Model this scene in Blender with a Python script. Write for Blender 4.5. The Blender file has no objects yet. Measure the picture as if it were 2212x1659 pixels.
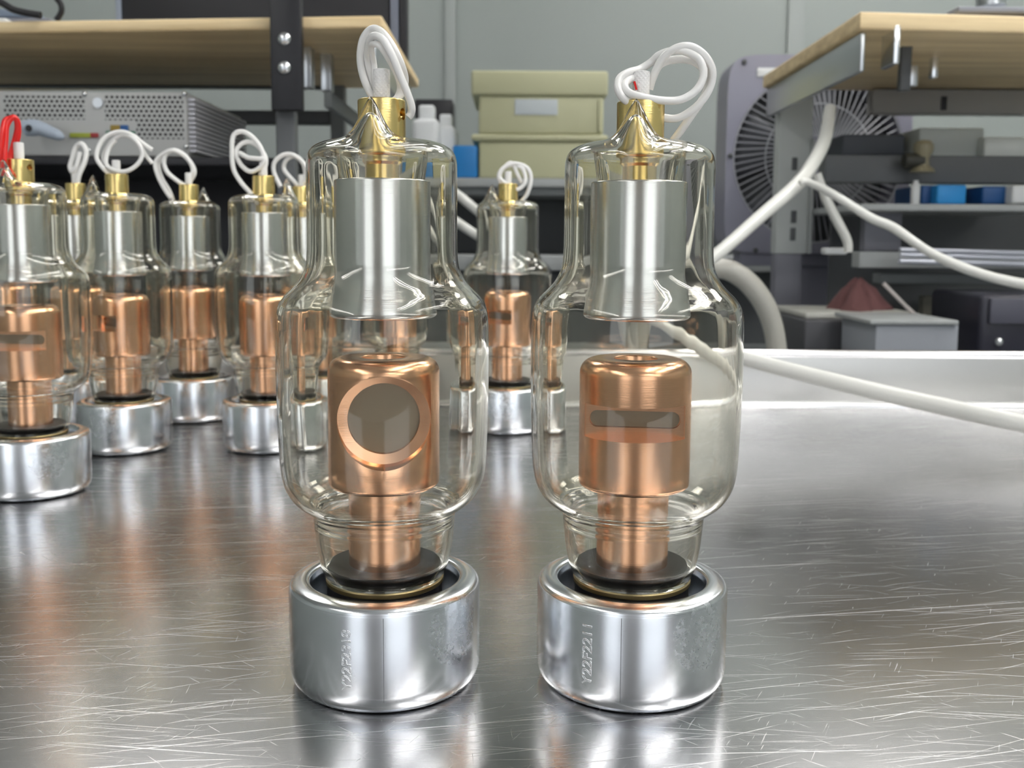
import bpy, bmesh, math, random
from mathutils import Vector, Matrix
random.seed(7)
S = bpy.context.scene
COL = S.collection

# ------------------------------------------------------------------ camera, light, exposure
F, TH, RO, CH, CY = 2133.36, .105524, .0063936, .159478, 750.08
FW = Vector((0, math.cos(TH), -math.sin(TH))); UP = Vector((0, math.sin(TH), math.cos(TH))); RT = Vector((1, 0, 0))
cd = bpy.data.cameras.new('camera'); cam = bpy.data.objects.new('camera', cd); COL.objects.link(cam); S.camera = cam
cd.sensor_width = 36; cd.lens = 36 * F / 2212
cd.shift_y = -(829.5 - CY) / 2212
cd.clip_start = .01; cd.clip_end = 50
upr = (UP * math.cos(RO) - RT * math.sin(RO)); rtr = (RT * math.cos(RO) + UP * math.sin(RO))
M = Matrix((rtr, upr, -FW)).transposed().to_4x4(); M.translation = Vector((0, 0, CH)); cam.matrix_world = M
cd.dof.use_dof = True; cd.dof.focus_distance = .335; cd.dof.aperture_fstop = 23

S.view_settings.view_transform = 'Standard'; S.view_settings.look = 'None'
S.view_settings.gamma = 1; S.view_settings.use_curve_mapping = False
S.view_settings.exposure = 0.5
c = S.cycles
c.use_denoising = True; c.max_bounces = 18; c.transmission_bounces = 16; c.glossy_bounces = 8; c.diffuse_bounces = 3
c.sample_clamp_indirect = 8; c.blur_glossy = .3; c.caustics_reflective = True; c.caustics_refractive = True
c.use_adaptive_sampling = True; c.adaptive_threshold = .015

W = bpy.data.worlds.new('world'); S.world = W; W.use_nodes = True
bg = W.node_tree.nodes['Background']; bg.inputs[0].default_value = (.90, .95, 1, 1); bg.inputs[1].default_value = 1.25

LAMP = 17.0          # strength of the fluorescent tubes
PANEL = 6.5          # strength of the added square ceiling panels

def ray(x, y):
    a2 = (x - 1106) / F; b2 = -(y - CY) / F; co, si = math.cos(RO), math.sin(RO)
    return FW + RT * (a2 * co - b2 * si) + UP * (a2 * si + b2 * co)
def P(x, y, Y):                       # point of the place at distance Y behind the lens
    d = ray(x, y); return Vector((0, 0, CH)) + d * (Y / d.y)
def G(x, y, z=0.0):
    d = ray(x, y); return Vector((0, 0, CH)) + d * ((z - CH) / d.z)

# ------------------------------------------------------------------ materials
MATS = {}
def mat(name, col=(.5, .5, .5), metal=0, rough=.5, emit=0, aniso=0, spec=.5, bump=None, trans=0, ior=1.45, coat=0):
    if name in MATS: return MATS[name]
    m = bpy.data.materials.new(name); m.use_nodes = True; nt = m.node_tree; b = nt.nodes['Principled BSDF']
    b.inputs['Base Color'].default_value = (*col, 1); b.inputs['Metallic'].default_value = metal
    b.inputs['Roughness'].default_value = rough; b.inputs['Specular IOR Level'].default_value = spec
    b.inputs['Transmission Weight'].default_value = trans; b.inputs['IOR'].default_value = ior
    b.inputs['Coat Weight'].default_value = coat
    if emit:
        b.inputs['Emission Color'].default_value = (*col, 1); b.inputs['Emission Strength'].default_value = emit
    if aniso:
        b.inputs['Anisotropic'].default_value = aniso
        t = nt.nodes.new('ShaderNodeTangent'); t.direction_type = 'RADIAL'; t.axis = 'Z'
        nt.links.new(t.outputs[0], b.inputs['Tangent'])
    if bump:
        sc, st, dist, stretch = bump
        tc = nt.nodes.new('ShaderNodeTexCoord'); mp = nt.nodes.new('ShaderNodeMapping'); mp.inputs['Scale'].default_value = stretch
        n = nt.nodes.new('ShaderNodeTexNoise'); n.inputs['Scale'].default_value = sc; n.inputs['Detail'].default_value = 4
        bp = nt.nodes.new('ShaderNodeBump'); bp.inputs['Strength'].default_value = st; bp.inputs['Distance'].default_value = dist
        L = nt.links.new
        L(tc.outputs['Object'], mp.inputs[0]); L(mp.outputs[0], n.inputs['Vector']); L(n.outputs['Fac'], bp.inputs['Height']); L(bp.outputs[0], b.inputs['Normal'])
    MATS[name] = m; return m
def N(nt, typ, **kw):
    n = nt.nodes.new(typ)
    for k, v in kw.items():
        if k in n.inputs: n.inputs[k].default_value = v
        else: setattr(n, k, v)
    return n

ALU = mat('turned_aluminium', (.80, .82, .84), 1, .20, aniso=.55, bump=(1, .12, .0002, (60, 60, 5000)))
def cup_mat():
    m = mat('cup_aluminium', (.83, .85, .88), 1, .21, aniso=.5)
    nt = m.node_tree; b = nt.nodes['Principled BSDF']; L = nt.links.new
    tc = N(nt, 'ShaderNodeTexCoord'); n = N(nt, 'ShaderNodeTexNoise', Scale=260.0, Detail=6.0, Roughness=.8, Distortion=.3)
    n2 = N(nt, 'ShaderNodeTexNoise', Scale=38.0, Detail=2.0)
    L(tc.outputs['Object'], n.inputs['Vector']); L(tc.outputs['Object'], n2.inputs['Vector'])
    r = N(nt, 'ShaderNodeValToRGB'); r.color_ramp.elements[0].position = .45; r.color_ramp.elements[1].position = .6
    r2 = N(nt, 'ShaderNodeValToRGB'); r2.color_ramp.elements[0].position = .55; r2.color_ramp.elements[1].position = .66
    L(n.outputs['Fac'], r.inputs[0])
    vd = N(nt, 'ShaderNodeVectorMath', operation='DISTANCE'); vd.inputs[1].default_value = (.025, -.024, .0265); L(tc.outputs['Object'], vd.inputs[0])
    k1 = N(nt, 'ShaderNodeMath', operation='MULTIPLY_ADD'); k1.inputs[1].default_value = -45; k1.inputs[2].default_value = 1.02; L(vd.outputs['Value'], k1.inputs[0])
    k2 = N(nt, 'ShaderNodeMath', operation='MULTIPLY_ADD'); k2.inputs[1].default_value = .3; L(n2.outputs['Fac'], k2.inputs[0]); L(k1.outputs[0], k2.inputs[2])
    L(k2.outputs[0], r2.inputs[0])
    mu = N(nt, 'ShaderNodeMath', operation='MULTIPLY'); L(r.outputs[0], mu.inputs[0]); L(r2.outputs[0], mu.inputs[1])
    mr = N(nt, 'ShaderNodeMapRange'); mr.inputs['To Min'].default_value = .2; mr.inputs['To Max'].default_value = .33
    L(mu.outputs[0], mr.inputs['Value']); L(mr.outputs[0], b.inputs['Roughness'])
    return m
CUP = cup_mat()
SLV = mat('cathode_steel', (.72, .73, .75), 1, .15, aniso=.6, bump=(1, .10, .0002, (40, 40, 6000)))
COP = mat('copper', (.95, .555, .35), 1, .20, aniso=.5, bump=(1, .12, .0002, (60, 60, 5000)))
COPB = mat('copper_bore', (.95, .50, .31), 1, .25)
BRS = mat('brass', (.86, .66, .27), 1, .22, aniso=.5, bump=(1, .15, .0002, (60, 60, 4000)))
BER = mat('beryllium_window', (.29, .24, .18), .7, .42)
BLK = mat('black_rubber', (.012, .012, .015), 0, .45)
BLKM = mat('black_metal', (.018, .018, .022), 0, .4)
WIRE = mat('white_silicone', (.90, .89, .87), 0, .3, coat=.3)
REDW = mat('red_silicone', (.75, .015, .012), 0, .3, coat=.3)
STL = mat('steel', (.62, .64, .66), 1, .28)
BOLT = mat('bolt_steel', (.8, .82, .84), 1, .2)
DGREY = mat('dark_grey_paint', (.105, .112, .118), 0, .5)
MGREY = mat('mid_grey_paint', (.20, .215, .22), 0, .45)
LGREY = mat('light_grey_paint', (.40, .42, .42), 0, .45)
LAV = mat('lavender_grey_plastic', (.29, .29, .36), 0, .42)
CREAM = mat('cream_plastic', (.50, .50, .32), 0, .5)
WHT = mat('white_plastic', (.75, .77, .78), 0, .4)
BLUE = mat('blue_plastic', (.02, .21, .55), 0, .4)
BLUE2 = mat('dark_blue_plastic', (.015, .09, .28), 0, .4)

def glass_mat():
    m = bpy.data.materials.new('borosilicate_glass'); m.use_nodes = True; nt = m.node_tree; nt.nodes.clear()
    o = N(nt, 'ShaderNodeOutputMaterial'); g = N(nt, 'ShaderNodeBsdfGlass'); g.inputs['IOR'].default_value = 1.47
    g.inputs['Roughness'].default_value = 0.0; g.inputs['Color'].default_value = (.983, .976, .948, 1)
    tc = N(nt, 'ShaderNodeTexCoord'); mp = N(nt, 'ShaderNodeMapping'); mp.inputs['Scale'].default_value = (120, 120, 14)
    n = N(nt, 'ShaderNodeTexNoise', Scale=1.0, Detail=1.0); bp = N(nt, 'ShaderNodeBump'); bp.inputs['Strength'].default_value = .10; bp.inputs['Distance'].default_value = .001
    L = nt.links.new
    L(tc.outputs['Object'], mp.inputs[0]); L(mp.outputs[0], n.inputs['Vector']); L(n.outputs['Fac'], bp.inputs['Height']); L(bp.outputs[0], g.inputs['Normal'])
    L(g.outputs[0], o.inputs[0]); return m
GLS = glass_mat()

def braid_mat():
    m = mat('braided_fibreglass', (.90, .89, .88), 0, .55); nt = m.node_tree; b = nt.nodes['Principled BSDF']; L = nt.links.new
    tc = N(nt, 'ShaderNodeTexCoord'); sx = N(nt, 'ShaderNodeSeparateXYZ'); L(tc.outputs['Object'], sx.inputs[0])
    at = N(nt, 'ShaderNodeMath', operation='ARCTAN2'); L(sx.outputs[1], at.inputs[0]); L(sx.outputs[0], at.inputs[1])
    hs = []
    for sg in (1, -1):
        k = N(nt, 'ShaderNodeMath', operation='MULTIPLY'); k.inputs[1].default_value = 12 * sg; L(at.outputs[0], k.inputs[0])
        z = N(nt, 'ShaderNodeMath', operation='MULTIPLY'); z.inputs[1].default_value = 4200; L(sx.outputs[2], z.inputs[0])
        a = N(nt, 'ShaderNodeMath', operation='ADD'); L(k.outputs[0], a.inputs[0]); L(z.outputs[0], a.inputs[1])
        s = N(nt, 'ShaderNodeMath', operation='SINE'); L(a.outputs[0], s.inputs[0]); hs.append(s)
    mu = N(nt, 'ShaderNodeMath', operation='MAXIMUM'); L(hs[0].outputs[0], mu.inputs[0]); L(hs[1].outputs[0], mu.inputs[1])
    bp = N(nt, 'ShaderNodeBump'); bp.inputs['Strength'].default_value = .35; bp.inputs['Distance'].default_value = .0002
    L(mu.outputs[0], bp.inputs['Height']); L(bp.outputs[0], b.inputs['Normal']); return m
BRAID = braid_mat()

def wood_mat():
    m = mat('pale_wood_board', (.70, .50, .27), 0, .5); nt = m.node_tree; b = nt.nodes['Principled BSDF']; L = nt.links.new
    tc = N(nt, 'ShaderNodeTexCoord'); mp = N(nt, 'ShaderNodeMapping'); mp.inputs['Scale'].default_value = (3, 40, 120)
    n = N(nt, 'ShaderNodeTexNoise', Scale=1.0, Detail=5.0); r = N(nt, 'ShaderNodeValToRGB')
    r.color_ramp.elements[0].color = (.70, .52, .28, 1); r.color_ramp.elements[1].color = (.95, .76, .46, 1)
    r.color_ramp.elements[0].position = .3; r.color_ramp.elements[1].position = .7
    L(tc.outputs['Object'], mp.inputs[0]); L(mp.outputs[0], n.inputs['Vector']); L(n.outputs['Fac'], r.inputs[0]); L(r.outputs[0], b.inputs['Base Color'])
    return m
WOOD = wood_mat()

def bench_mat():
    m = mat('brushed_stainless', (.5, .5, .5), 1, .3); nt = m.node_tree; b = nt.nodes['Principled BSDF']; L = nt.links.new
    tc = N(nt, 'ShaderNodeTexCoord')
    def layer(ang, sc, lo, hi, seed, detail=2.0, dist=0.0):
        mp = N(nt, 'ShaderNodeMapping'); mp.vector_type = 'POINT'
        rt_ = N(nt, 'ShaderNodeVectorRotate', rotation_type='Z_AXIS'); rt_.inputs['Angle'].default_value = math.radians(ang)
        L(tc.outputs['Object'], rt_.inputs['Vector']); L(rt_.outputs[0], mp.inputs[0])
        mp.inputs['Scale'].default_value = (sc[0], sc[1], 1); mp.inputs['Location'].default_value = (seed * 3.7, seed * 11.3, seed)
        n = N(nt, 'ShaderNodeTexNoise', Scale=1.0, Detail=detail, Distortion=dist)
        L(mp.outputs[0], n.inputs['Vector'])
        r = N(nt, 'ShaderNodeMapRange'); r.inputs['From Min'].default_value = lo; r.inputs['From Max'].default_value = hi
        L(n.outputs['Fac'], r.inputs['Value']); return r
    def mix(a, bb, op='ADD'):
        k = N(nt, 'ShaderNodeMath', operation=op); L(a, k.inputs[0])
        if isinstance(bb, float): k.inputs[1].default_value = bb
        else: L(bb, k.inputs[1])
        return k.outputs[0]
    scr = None
    for ang, sc, lo, hi, sd, w in [(-14, (9, 1300), .66, .72, 1, .9), (-3, (12, 1500), .665, .72, 2, .8), (7, (10, 1400), .67, .73, 3, .8),
                                   (-24, (14, 1200), .68, .73, 4, .7), (40, (45, 1300), .69, .74, 5, .5), (-62, (60, 1300), .69, .74, 6, .5), (85, (70, 1500), .70, .75, 7, .4),
                                   (-10, (3.5, 800), .68, .72, 8, 1.0)]:
        l = layer(ang, sc, lo, hi, sd); o = mix(l.outputs[0], w, 'MULTIPLY'); scr = o if scr is None else mix(scr, o)
    fine = layer(-2, (14, 2600), .3, .7, 9, 4.0)
    cloud = layer(0, (7, 7), .3, .7, 10, 3.0)
    # roughness
    r1 = mix(mix(fine.outputs[0], .03, 'MULTIPLY'), mix(cloud.outputs[0], .05, 'MULTIPLY'))
    r2 = mix(mix(r1, .16), mix(scr, .18, 'MULTIPLY'))
    L(r2, b.inputs['Roughness'])
    cr = N(nt, 'ShaderNodeMix'); cr.data_type = 'RGBA'
    cr.inputs['A'].default_value = (.56, .555, .56, 1); cr.inputs['B'].default_value = (.80, .80, .81, 1)
    sm = N(nt, 'ShaderNodeMath', operation='MINIMUM'); L(scr, sm.inputs[0]); sm.inputs[1].default_value = 1.0
    L(sm.outputs[0], cr.inputs['Factor']); L(cr.outputs['Result'], b.inputs['Base Color'])
    h = mix(mix(fine.outputs[0], .12, 'MULTIPLY'), scr)
    bp = N(nt, 'ShaderNodeBump'); bp.inputs['Strength'].default_value = .10; bp.inputs['Distance'].default_value = .0002
    L(h, bp.inputs['Height']); L(bp.outputs[0], b.inputs['Normal'])
    return m
BENCH = bench_mat()

# ------------------------------------------------------------------ helpers
def link(o, parent=None):
    COL.objects.link(o)
    if parent: o.parent = parent
    return o
def tag(o, label, cat, group=None):
    o['label'] = label; o['category'] = cat
    if group: o['group'] = group
    return o
def empty(name, loc, rz=0, parent=None):
    o = bpy.data.objects.new(name, None); o.empty_display_size = .02; link(o, parent); o.location = loc; o.rotation_euler = (0, 0, rz); return o
def from_bm(name, bm, m, parent=None, smooth=32, label=None):
    bmesh.ops.remove_doubles(bm, verts=bm.verts, dist=1e-7)
    bmesh.ops.recalc_face_normals(bm, faces=bm.faces)
    me = bpy.data.meshes.new(name); bm.to_mesh(me); bm.free(); me.materials.append(m)
    if smooth:
        for p in me.polygons: p.use_smooth = True
        me.set_sharp_from_angle(angle=math.radians(smooth))
    o = bpy.data.objects.new(name, me); link(o, parent)
    if label: o['label'] = label
    return o
def lathe_bm(prof, seg=96, closed=False, bm=None):
    """prof: (r, z) in mm; open profiles are capped where r is 0"""
    bm = bm or bmesh.new(); rings = []
    for r, z in prof:
        r *= .001; z *= .001
        if r < 1e-6: rings.append([bm.verts.new((0, 0, z))])
        else: rings.append([bm.verts.new((r * math.cos(2 * math.pi * i / seg), r * math.sin(2 * math.pi * i / seg), z)) for i in range(seg)])
    n = len(rings)
    for k in range(n if closed else n - 1):
        a, b = rings[k], rings[(k + 1) % n]
        for i in range(seg):
            j = (i + 1) % seg
            q = [a[i % len(a)], a[j % len(a)], b[j % len(b)], b[i % len(b)]]
            u = []
            for v in q:
                if v not in u: u.append(v)
            if len(u) > 2: bm.faces.new(u)
    return bm
def crom(pts, n=6, closed=False):
    out = []; m = len(pts)
    T = len(pts[0])
    for i in range(m if closed else m - 1):
        p = [pts[(i - 1) % m] if (closed or i > 0) else pts[0], pts[i], pts[(i + 1) % m], pts[(i + 2) % m] if (closed or i + 2 < m) else pts[-1]]
        for k in range(n):
            t = k / n
            out.append(tuple(.5 * ((2 * p[1][d]) + (-p[0][d] + p[2][d]) * t + (2 * p[0][d] - 5 * p[1][d] + 4 * p[2][d] - p[3][d]) * t * t + (-p[0][d] + 3 * p[1][d] - 3 * p[2][d] + p[3][d]) * t ** 3) for d in range(T)))
    if not closed: out.append(tuple(pts[-1]))
    return out
def tube_bm(path, rad, seg=14, bm=None):
    """path: Vectors, rad: number or list"""
    bm = bm or bmesh.new(); path = [Vector(p) for p in path]; n = len(path); rings = []
    t0 = (path[1] - path[0]).normalized(); nrm = t0.orthogonal().normalized()
    for i, p in enumerate(path):
        t = (path[min(i + 1, n - 1)] - path[max(i - 1, 0)]).normalized()
        nrm = (nrm - t * nrm.dot(t)).normalized(); bn = t.cross(nrm)
        r = rad[i] if isinstance(rad, (list, tuple)) else rad
        rings.append([bm.verts.new(p + (nrm * math.cos(2 * math.pi * k / seg) + bn * math.sin(2 * math.pi * k / seg)) * r) for k in range(seg)])
    for a, b in zip(rings, rings[1:]):
        for k in range(seg): bm.faces.new((a[k], a[(k + 1) % seg], b[(k + 1) % seg], b[k]))
    bm.faces.new(rings[0][::-1]); bm.faces.new(rings[-1]); return bm
def box_bm(p0, p1, bev=0, bm=None):
    b2 = bmesh.new()
    x0, y0, z0 = p0; x1, y1, z1 = p1
    vs = [b2.verts.new((x, y, z)) for x in (x0, x1) for y in (y0, y1) for z in (z0, z1)]
    for f in ((0, 1, 3, 2), (4, 6, 7, 5), (0, 4, 5, 1), (2, 3, 7, 6), (0, 2, 6, 4), (1, 5, 7, 3)): b2.faces.new([vs[i] for i in f])
    bmesh.ops.recalc_face_normals(b2, faces=b2.faces)
    if bev: bmesh.ops.bevel(b2, geom=list(b2.edges), offset=bev, segments=3, affect='EDGES', profile=.5)
    if bm is None: return b2
    me = bpy.data.meshes.new('tmp'); b2.to_mesh(me); b2.free(); bm.from_mesh(me); bpy.data.meshes.remove(me); return bm
def pxbox(x0, y0, x1, y1, Y, depth):
    a = P(x0, y1, Y); b = P(x1, y0, Y); c1 = P(x0, y0, Y); c2 = P(x1, y1, Y)
    return ((a.x + c1.x) / 2, Y, (a.z + c2.z) / 2), ((b.x + c2.x) / 2, Y + depth, (b.z + c1.z) / 2)
def box(name, rect, Y, depth, m, parent=None, bev=.0015, label=None):
    p0, p1 = pxbox(*rect, Y, depth); return from_bm(name, box_bm(p0, p1, bev), m, parent, label=label)
def evalmesh(o):
    dg = bpy.context.evaluated_depsgraph_get(); dg.update()
    return bpy.data.meshes.new_from_object(o.evaluated_get(dg))
def boolean_cut(o, cutters, bev=0):
    for cu in cutters:
        md = o.modifiers.new('b', 'BOOLEAN'); md.operation = 'DIFFERENCE'; md.object = cu; md.solver = 'EXACT'
    if bev:
        md = o.modifiers.new('v', 'BEVEL'); md.width = bev; md.segments = 2; md.limit_method = 'ANGLE'; md.angle_limit = math.radians(50)
    me = evalmesh(o); o.modifiers.clear(); old = o.data; o.data = me
    for cu in cutters: bpy.data.objects.remove(cu)
    for p in me.polygons: p.use_smooth = True
    me.set_sharp_from_angle(angle=math.radians(34))
    return o

# ------------------------------------------------------------------ the room
def struct(name, p0, p1, m):
    o = from_bm(name, box_bm(p0, p1), m, smooth=0); o['kind'] = 'structure'; return o
WALL = mat('grey_green_wall_panel', (.31, .345, .33), 0, .36)
CEIL = mat('white_ceiling', (.62, .63, .63), 0, .7)
FLR = mat('grey_floor', (.22, .23, .24), 0, .35)
X0, X1, Y0, Y1, Z0, Z1 = -2.7, 2.9, -2.8, 3.05, -.88, 1.82
struct('floor', (X0, Y0, Z0 - .05), (X1, Y1, Z0), FLR)
struct('ceiling', (X0, Y0, Z1), (X1, Y1, Z1 + .05), CEIL)
struct('wall_back', (X0, Y1, Z0), (X1, Y1 + .05, Z1), WALL)
struct('wall_left', (X0 - .05, Y0, Z0), (X0, Y1, Z1), WALL)
struct('wall_right', (X1, Y0, Z0), (X1 + .05, Y1, Z1), WALL)
# unseen wall behind the photographer; openings added to band the metal reflections
FW_ = bmesh.new()
for a, b, c_, d in [(X0, X1, Z0, -.15), (X0, X1, 1.35, Z1), (X0, -2.2, -.15, 1.35), (-.95, .35, -.15, 1.35), (2.1, X1, -.15, 1.35)]:
    box_bm((a, Y0 - .05, c_), (b, Y0, d), 0, FW_)
o = from_bm('wall_front', FW_, mat('pale_front_wall', (.44, .43, .435), 0, .5), smooth=0); o['kind'] = 'structure'
# joint strips of the wall panels
for i, (x0, x1) in enumerate([(960, 984), (1700, 1738)]):
    a = P(x0, 100, Y1 - .008); b = P(x1, 100, Y1 - .008)
    o = from_bm('trim_%d' % (i + 1), box_bm((a.x, Y1 - .010, Z0), (b.x, Y1, Z1), .003), mat('wall_joint_strip', (.33, .36, .35), 0, .4)); o['kind'] = 'structure'

# ceiling lamps
TUBE = mat('fluorescent_tube', (1, .98, .95), 0, .5, emit=LAMP)
PNL = mat('light_panel', (1, .98, .95), 0, .5, emit=PANEL)
def twin_lamp(cx, cy, L_, rz, label):
    r = empty('ceiling_light', (cx, cy, Z1), rz); tag(r, label, 'lamp')
    from_bm('fixture_body', box_bm((-L_ / 2, -.09, -.03), (L_ / 2, .09, 0), .004), WHT, r)
    for s in (-1, 1):
        from_bm('lamp_tube', tube_bm([(-L_ / 2 + .02, s * .05, -.05), (L_ / 2 - .02, s * .05, -.05)], .015, 12), TUBE, r)
def added_panel(cx, cy, w, d, label):
    r = empty('added_panel_light', (cx, cy, Z1), 0); tag(r, label, 'lamp')
    from_bm('frame', box_bm((-w / 2 - .015, -d / 2 - .015, -.015), (w / 2 + .015, d / 2 + .015, 0), .003), WHT, r)
    from_bm('diffuser', box_bm((-w / 2, -d / 2, -.022), (w / 2, d / 2, -.0155), .001), PNL, r)
twin_lamp(.62, .35, 2.4, math.pi / 2, 'long twin-tube ceiling lamp above the right half of the bench')
twin_lamp(1.5, .2, 2.4, math.pi / 2, 'long twin-tube ceiling lamp to the right of the bench')
twin_lamp(1.8, -2.3, 2.4, 0, 'twin-tube ceiling lamp behind and right of the viewer near the added wall openings')
twin_lamp(-1.6, -1.6, 2.4, math.pi / 2, 'added twin-tube ceiling lamp behind and left of the viewer')  # unseen lamp, added for light from the front
added_panel(1.0, 2.3, .6, .6, 'added square light panel near the back wall, right of centre')  # unseen panel, added to brighten the wall towards the right
added_panel(-1.0, 2.3, .6, .6, 'added square light panel near the back wall at left')  # unseen panel, added to lighten the bench top
added_panel(1.6, .9, .6, .6, 'added square light panel above the right shelf rack')  # unseen panel, added to brighten the right rack
added_panel(1.9, 2.3, .6, .6, 'added square light panel near the back wall at far right')  # unseen panel, added for more light at the back

# ------------------------------------------------------------------ steel bench
BB = G(1700, 880).y                       # back edge of the bench top
bench = empty('steel_workbench', (0, 0, 0)); tag(bench, 'scratched stainless steel workbench that carries the glass tubes', 'workbench')
from_bm('bench_top', box_bm((-1.5, -.15, -.03), (1.7, BB + .012, 0), .001), BENCH, bench)
ztop = P(1700, 765, BB).z
SPL = mat('upstand_steel', (.60, .60, .585), 1, .36, bump=(1, .1, .001, (2, 10, 60)))
from_bm('rear_upstand', box_bm((-1.5, BB, -.001), (1.7, BB + .012, ztop), .0012), SPL, bench)
from_bm('upstand_lip', tube_bm([(-1.5, BB + .003, ztop), (1.7, BB + .003, ztop)], .0042, 12), mat('bright_lip', (.88, .88, .9), 1, .22), bench)
from_bm('foot_seam', tube_bm([(-1.5, BB - .002, .0015), (1.7, BB - .002, .0015)], .004, 10), mat('seam_steel', (.85, .85, .85), 1, .25), bench)
for sx in (-1.45, 1.65):
    for sy in (-.1, BB - .05):
        from_bm('leg', box_bm((sx - .02, sy - .02, Z0), (sx + .02, sy + .02, -.03), .002), STL, bench)

# ------------------------------------------------------------------ x-ray tubes
GOUT = [(21.0, 38.1), (21.9, 39.6), (22.9, 42), (23.7, 45.5), (24.5, 50), (25.0, 55), (25.3, 58), (25.5, 60.5), (26.0, 62), (27.2, 63.3), (29.2, 64.8), (31.4, 66.5), (33.5, 68.9), (35.3, 72.3),
        (36.3, 76), (36.9, 81), (37.2, 88), (37.5, 97), (37.7, 110), (37.7, 122), (37.6, 130), (37.2, 134.3), (36.3, 137.5), (34.4, 140.2), (32.0, 142.6), (29.8, 145), (28.0, 148), (26.9, 151.2), (26.4, 156), (26.3, 163), (26.3, 175), (26.3, 184.5),
        (26.0, 188.2), (25.0, 190.6), (23.2, 192.2), (20.5, 193.4), (17.8, 194.0), (15.9, 193.6), (14.7, 192), (14.3, 189), (13.7, 184.5), (13.1, 180.5), (12.6, 176)]
def glass_bm(seg=128):
    out = crom(GOUT, 5)
    inner = []
    T = 1.7
    for i, (r, z) in enumerate(out):            # offset inwards
        a = out[max(i - 1, 0)]; b = out[min(i + 1, len(out) - 1)]
        dr, dz = b[0] - a[0], b[1] - a[1]; l = math.hypot(dr, dz) or 1
        t = T
        if 57 < z < 64 and r < 28: t = T + .8 * math.sin((z - 57) / 7 * math.pi) + .25 * math.sin(z * 2.6)
        inner.append((r - dz / l * t, z + dr / l * t))
    prof = out + inner[::-1]
    bm = lathe_bm(prof, seg, closed=True)
    bm.verts.ensure_lookup_table(); no = len(out)
    tx, ty = 0, -.0172
    for k, v in enumerate(bm.verts):
        isout = (k // seg) < no
        if v.co.z > .186:
            d = math.hypot(v.co.x - tx, v.co.y - ty) * 1000
            w = min(1, (v.co.z - .186) / .004)
            if isout: v.co.z += w * (.0122 * math.exp(-(d / 5.0) ** 2) + .0010 * math.exp(-(d / .9) ** 1.5))
            else: v.co.z += w * (.0092 * math.exp(-(d / 4.2) ** 2))
    return bm
# meshes shared by every tube
def shared(name, bm, m, smooth=32):
    bmesh.ops.remove_doubles(bm, verts=bm.verts, dist=1e-7)
    bmesh.ops.recalc_face_normals(bm, faces=bm.faces)
    me = bpy.data.meshes.new(name); bm.to_mesh(me); bm.free(); me.materials.append(m)
    for p in me.polygons: p.use_smooth = True
    me.set_sharp_from_angle(angle=math.radians(smooth)); return me
def arc(cx, cz, r, a0, a1, n=6):
    return [(cx + r * math.cos(math.radians(a0 + (a1 - a0) * i / n)), cz + r * math.sin(math.radians(a0 + (a1 - a0) * i / n))) for i in range(n + 1)]
ME = {}
ME['glass'] = shared('glass_envelope', glass_bm(), GLS, 80)
ME['collar'] = shared('brass_collar', lathe_bm([(0, 196)] + [(5.2, 196), (5.2, 208.2)] + arc(5.7, 207.8, .5, 180, 90, 3) + arc(7.8, 207.8, .5, 90, 0, 3) + [(8.3, 190.5)] + arc(7.6, 190.2, .7, 0, -90, 3) + [(7.3, 189.2), (6.9, 188.5), (6.9, 187), (6.0, 186), (6.0, 176.5), (0, 176.5)], 64), BRS)
_h = from_bm('h', lathe_bm([(0, -8), (2.0, -8), (2.0, 8), (0, 8)], 32), BRS); _h.matrix_world = Matrix.Rotation(math.radians(74), 4, 'Z') @ Matrix.Translation((0, -.008, .2032)) @ Matrix.Rotation(math.pi / 2, 4, 'X')
_o = bpy.data.objects.new('h', ME['collar'].copy()); COL.objects.link(_o); boolean_cut(_o, [_h]); ME['collar_hole'] = _o.data; bpy.data.objects.remove(_o)
ME['sleeve'] = shared('cathode_sleeve', lathe_bm([(12.9, 180.2), (15.6, 180.6)] + arc(16.2, 179.9, .7, 90, 0, 4) + [(16.9, 148), (17.0, 146.5), (17.5, 143.5), (18.3, 139.5), (18.9, 136.2)] + arc(17.2, 134.4, 1.9, 10, -90, 7) + [(14, 132.3), (13.2, 133.2), (13, 136), (11.5, 150), (11.5, 175), (12.9, 176.5)], 96, closed=True), SLV)
ME['stem'] = shared('anode_stem', lathe_bm([(0, 43.2), (13, 43.2), (13.0, 72.4), (0, 72.4)], 96), COP)
ME['disc'] = shared('base_disc', lathe_bm([(0, 38.8), (18.6, 38.8), (19.8, 40.4), (20.3, 43.2), (0, 43.2)], 96), BLK)
ME['ring'] = shared('base_ring', lathe_bm([(17, 35.9), (20.9, 35.9), (21.4, 36.4), (21.4, 37.6), (21.0, 38.05), (17, 38.05)], 96, closed=True), mat('dull_brass', (.36, .29, .15), 1, .42))
ME['gasket'] = shared('rubber_gasket', lathe_bm([(0, 14), (20.8, 14), (20.8, 35.6), (20.4, 35.85), (0, 35.85)], 96), BLK)
ME['cup'] = shared('base_cup', lathe_bm([(0, 0)] + [(30.2, 0), (31.6, .25), (32.8, 1.2), (33.8, 2.9), (34.4, 5)] + [(34.6, 7), (34.6, 34.6)] + arc(31.9, 34.9, 2.6, 0, 70, 8) + [(30.6, 38.05)] + arc(28.6, 36.5, 1.6, 80, 180, 8)[1:] + [(26.6, 35.4), (26.4, 34.4), (26.4, 13.9), (0, 13.9)], 128), CUP)
ME['braid'] = shared('braided_sleeve', lathe_bm([(0, 197), (2.9, 197), (3.0, 217), (2.9, 218.6), (2.3, 218.8), (2.2, 214), (0, 214)], 40), BRAID)
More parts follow.
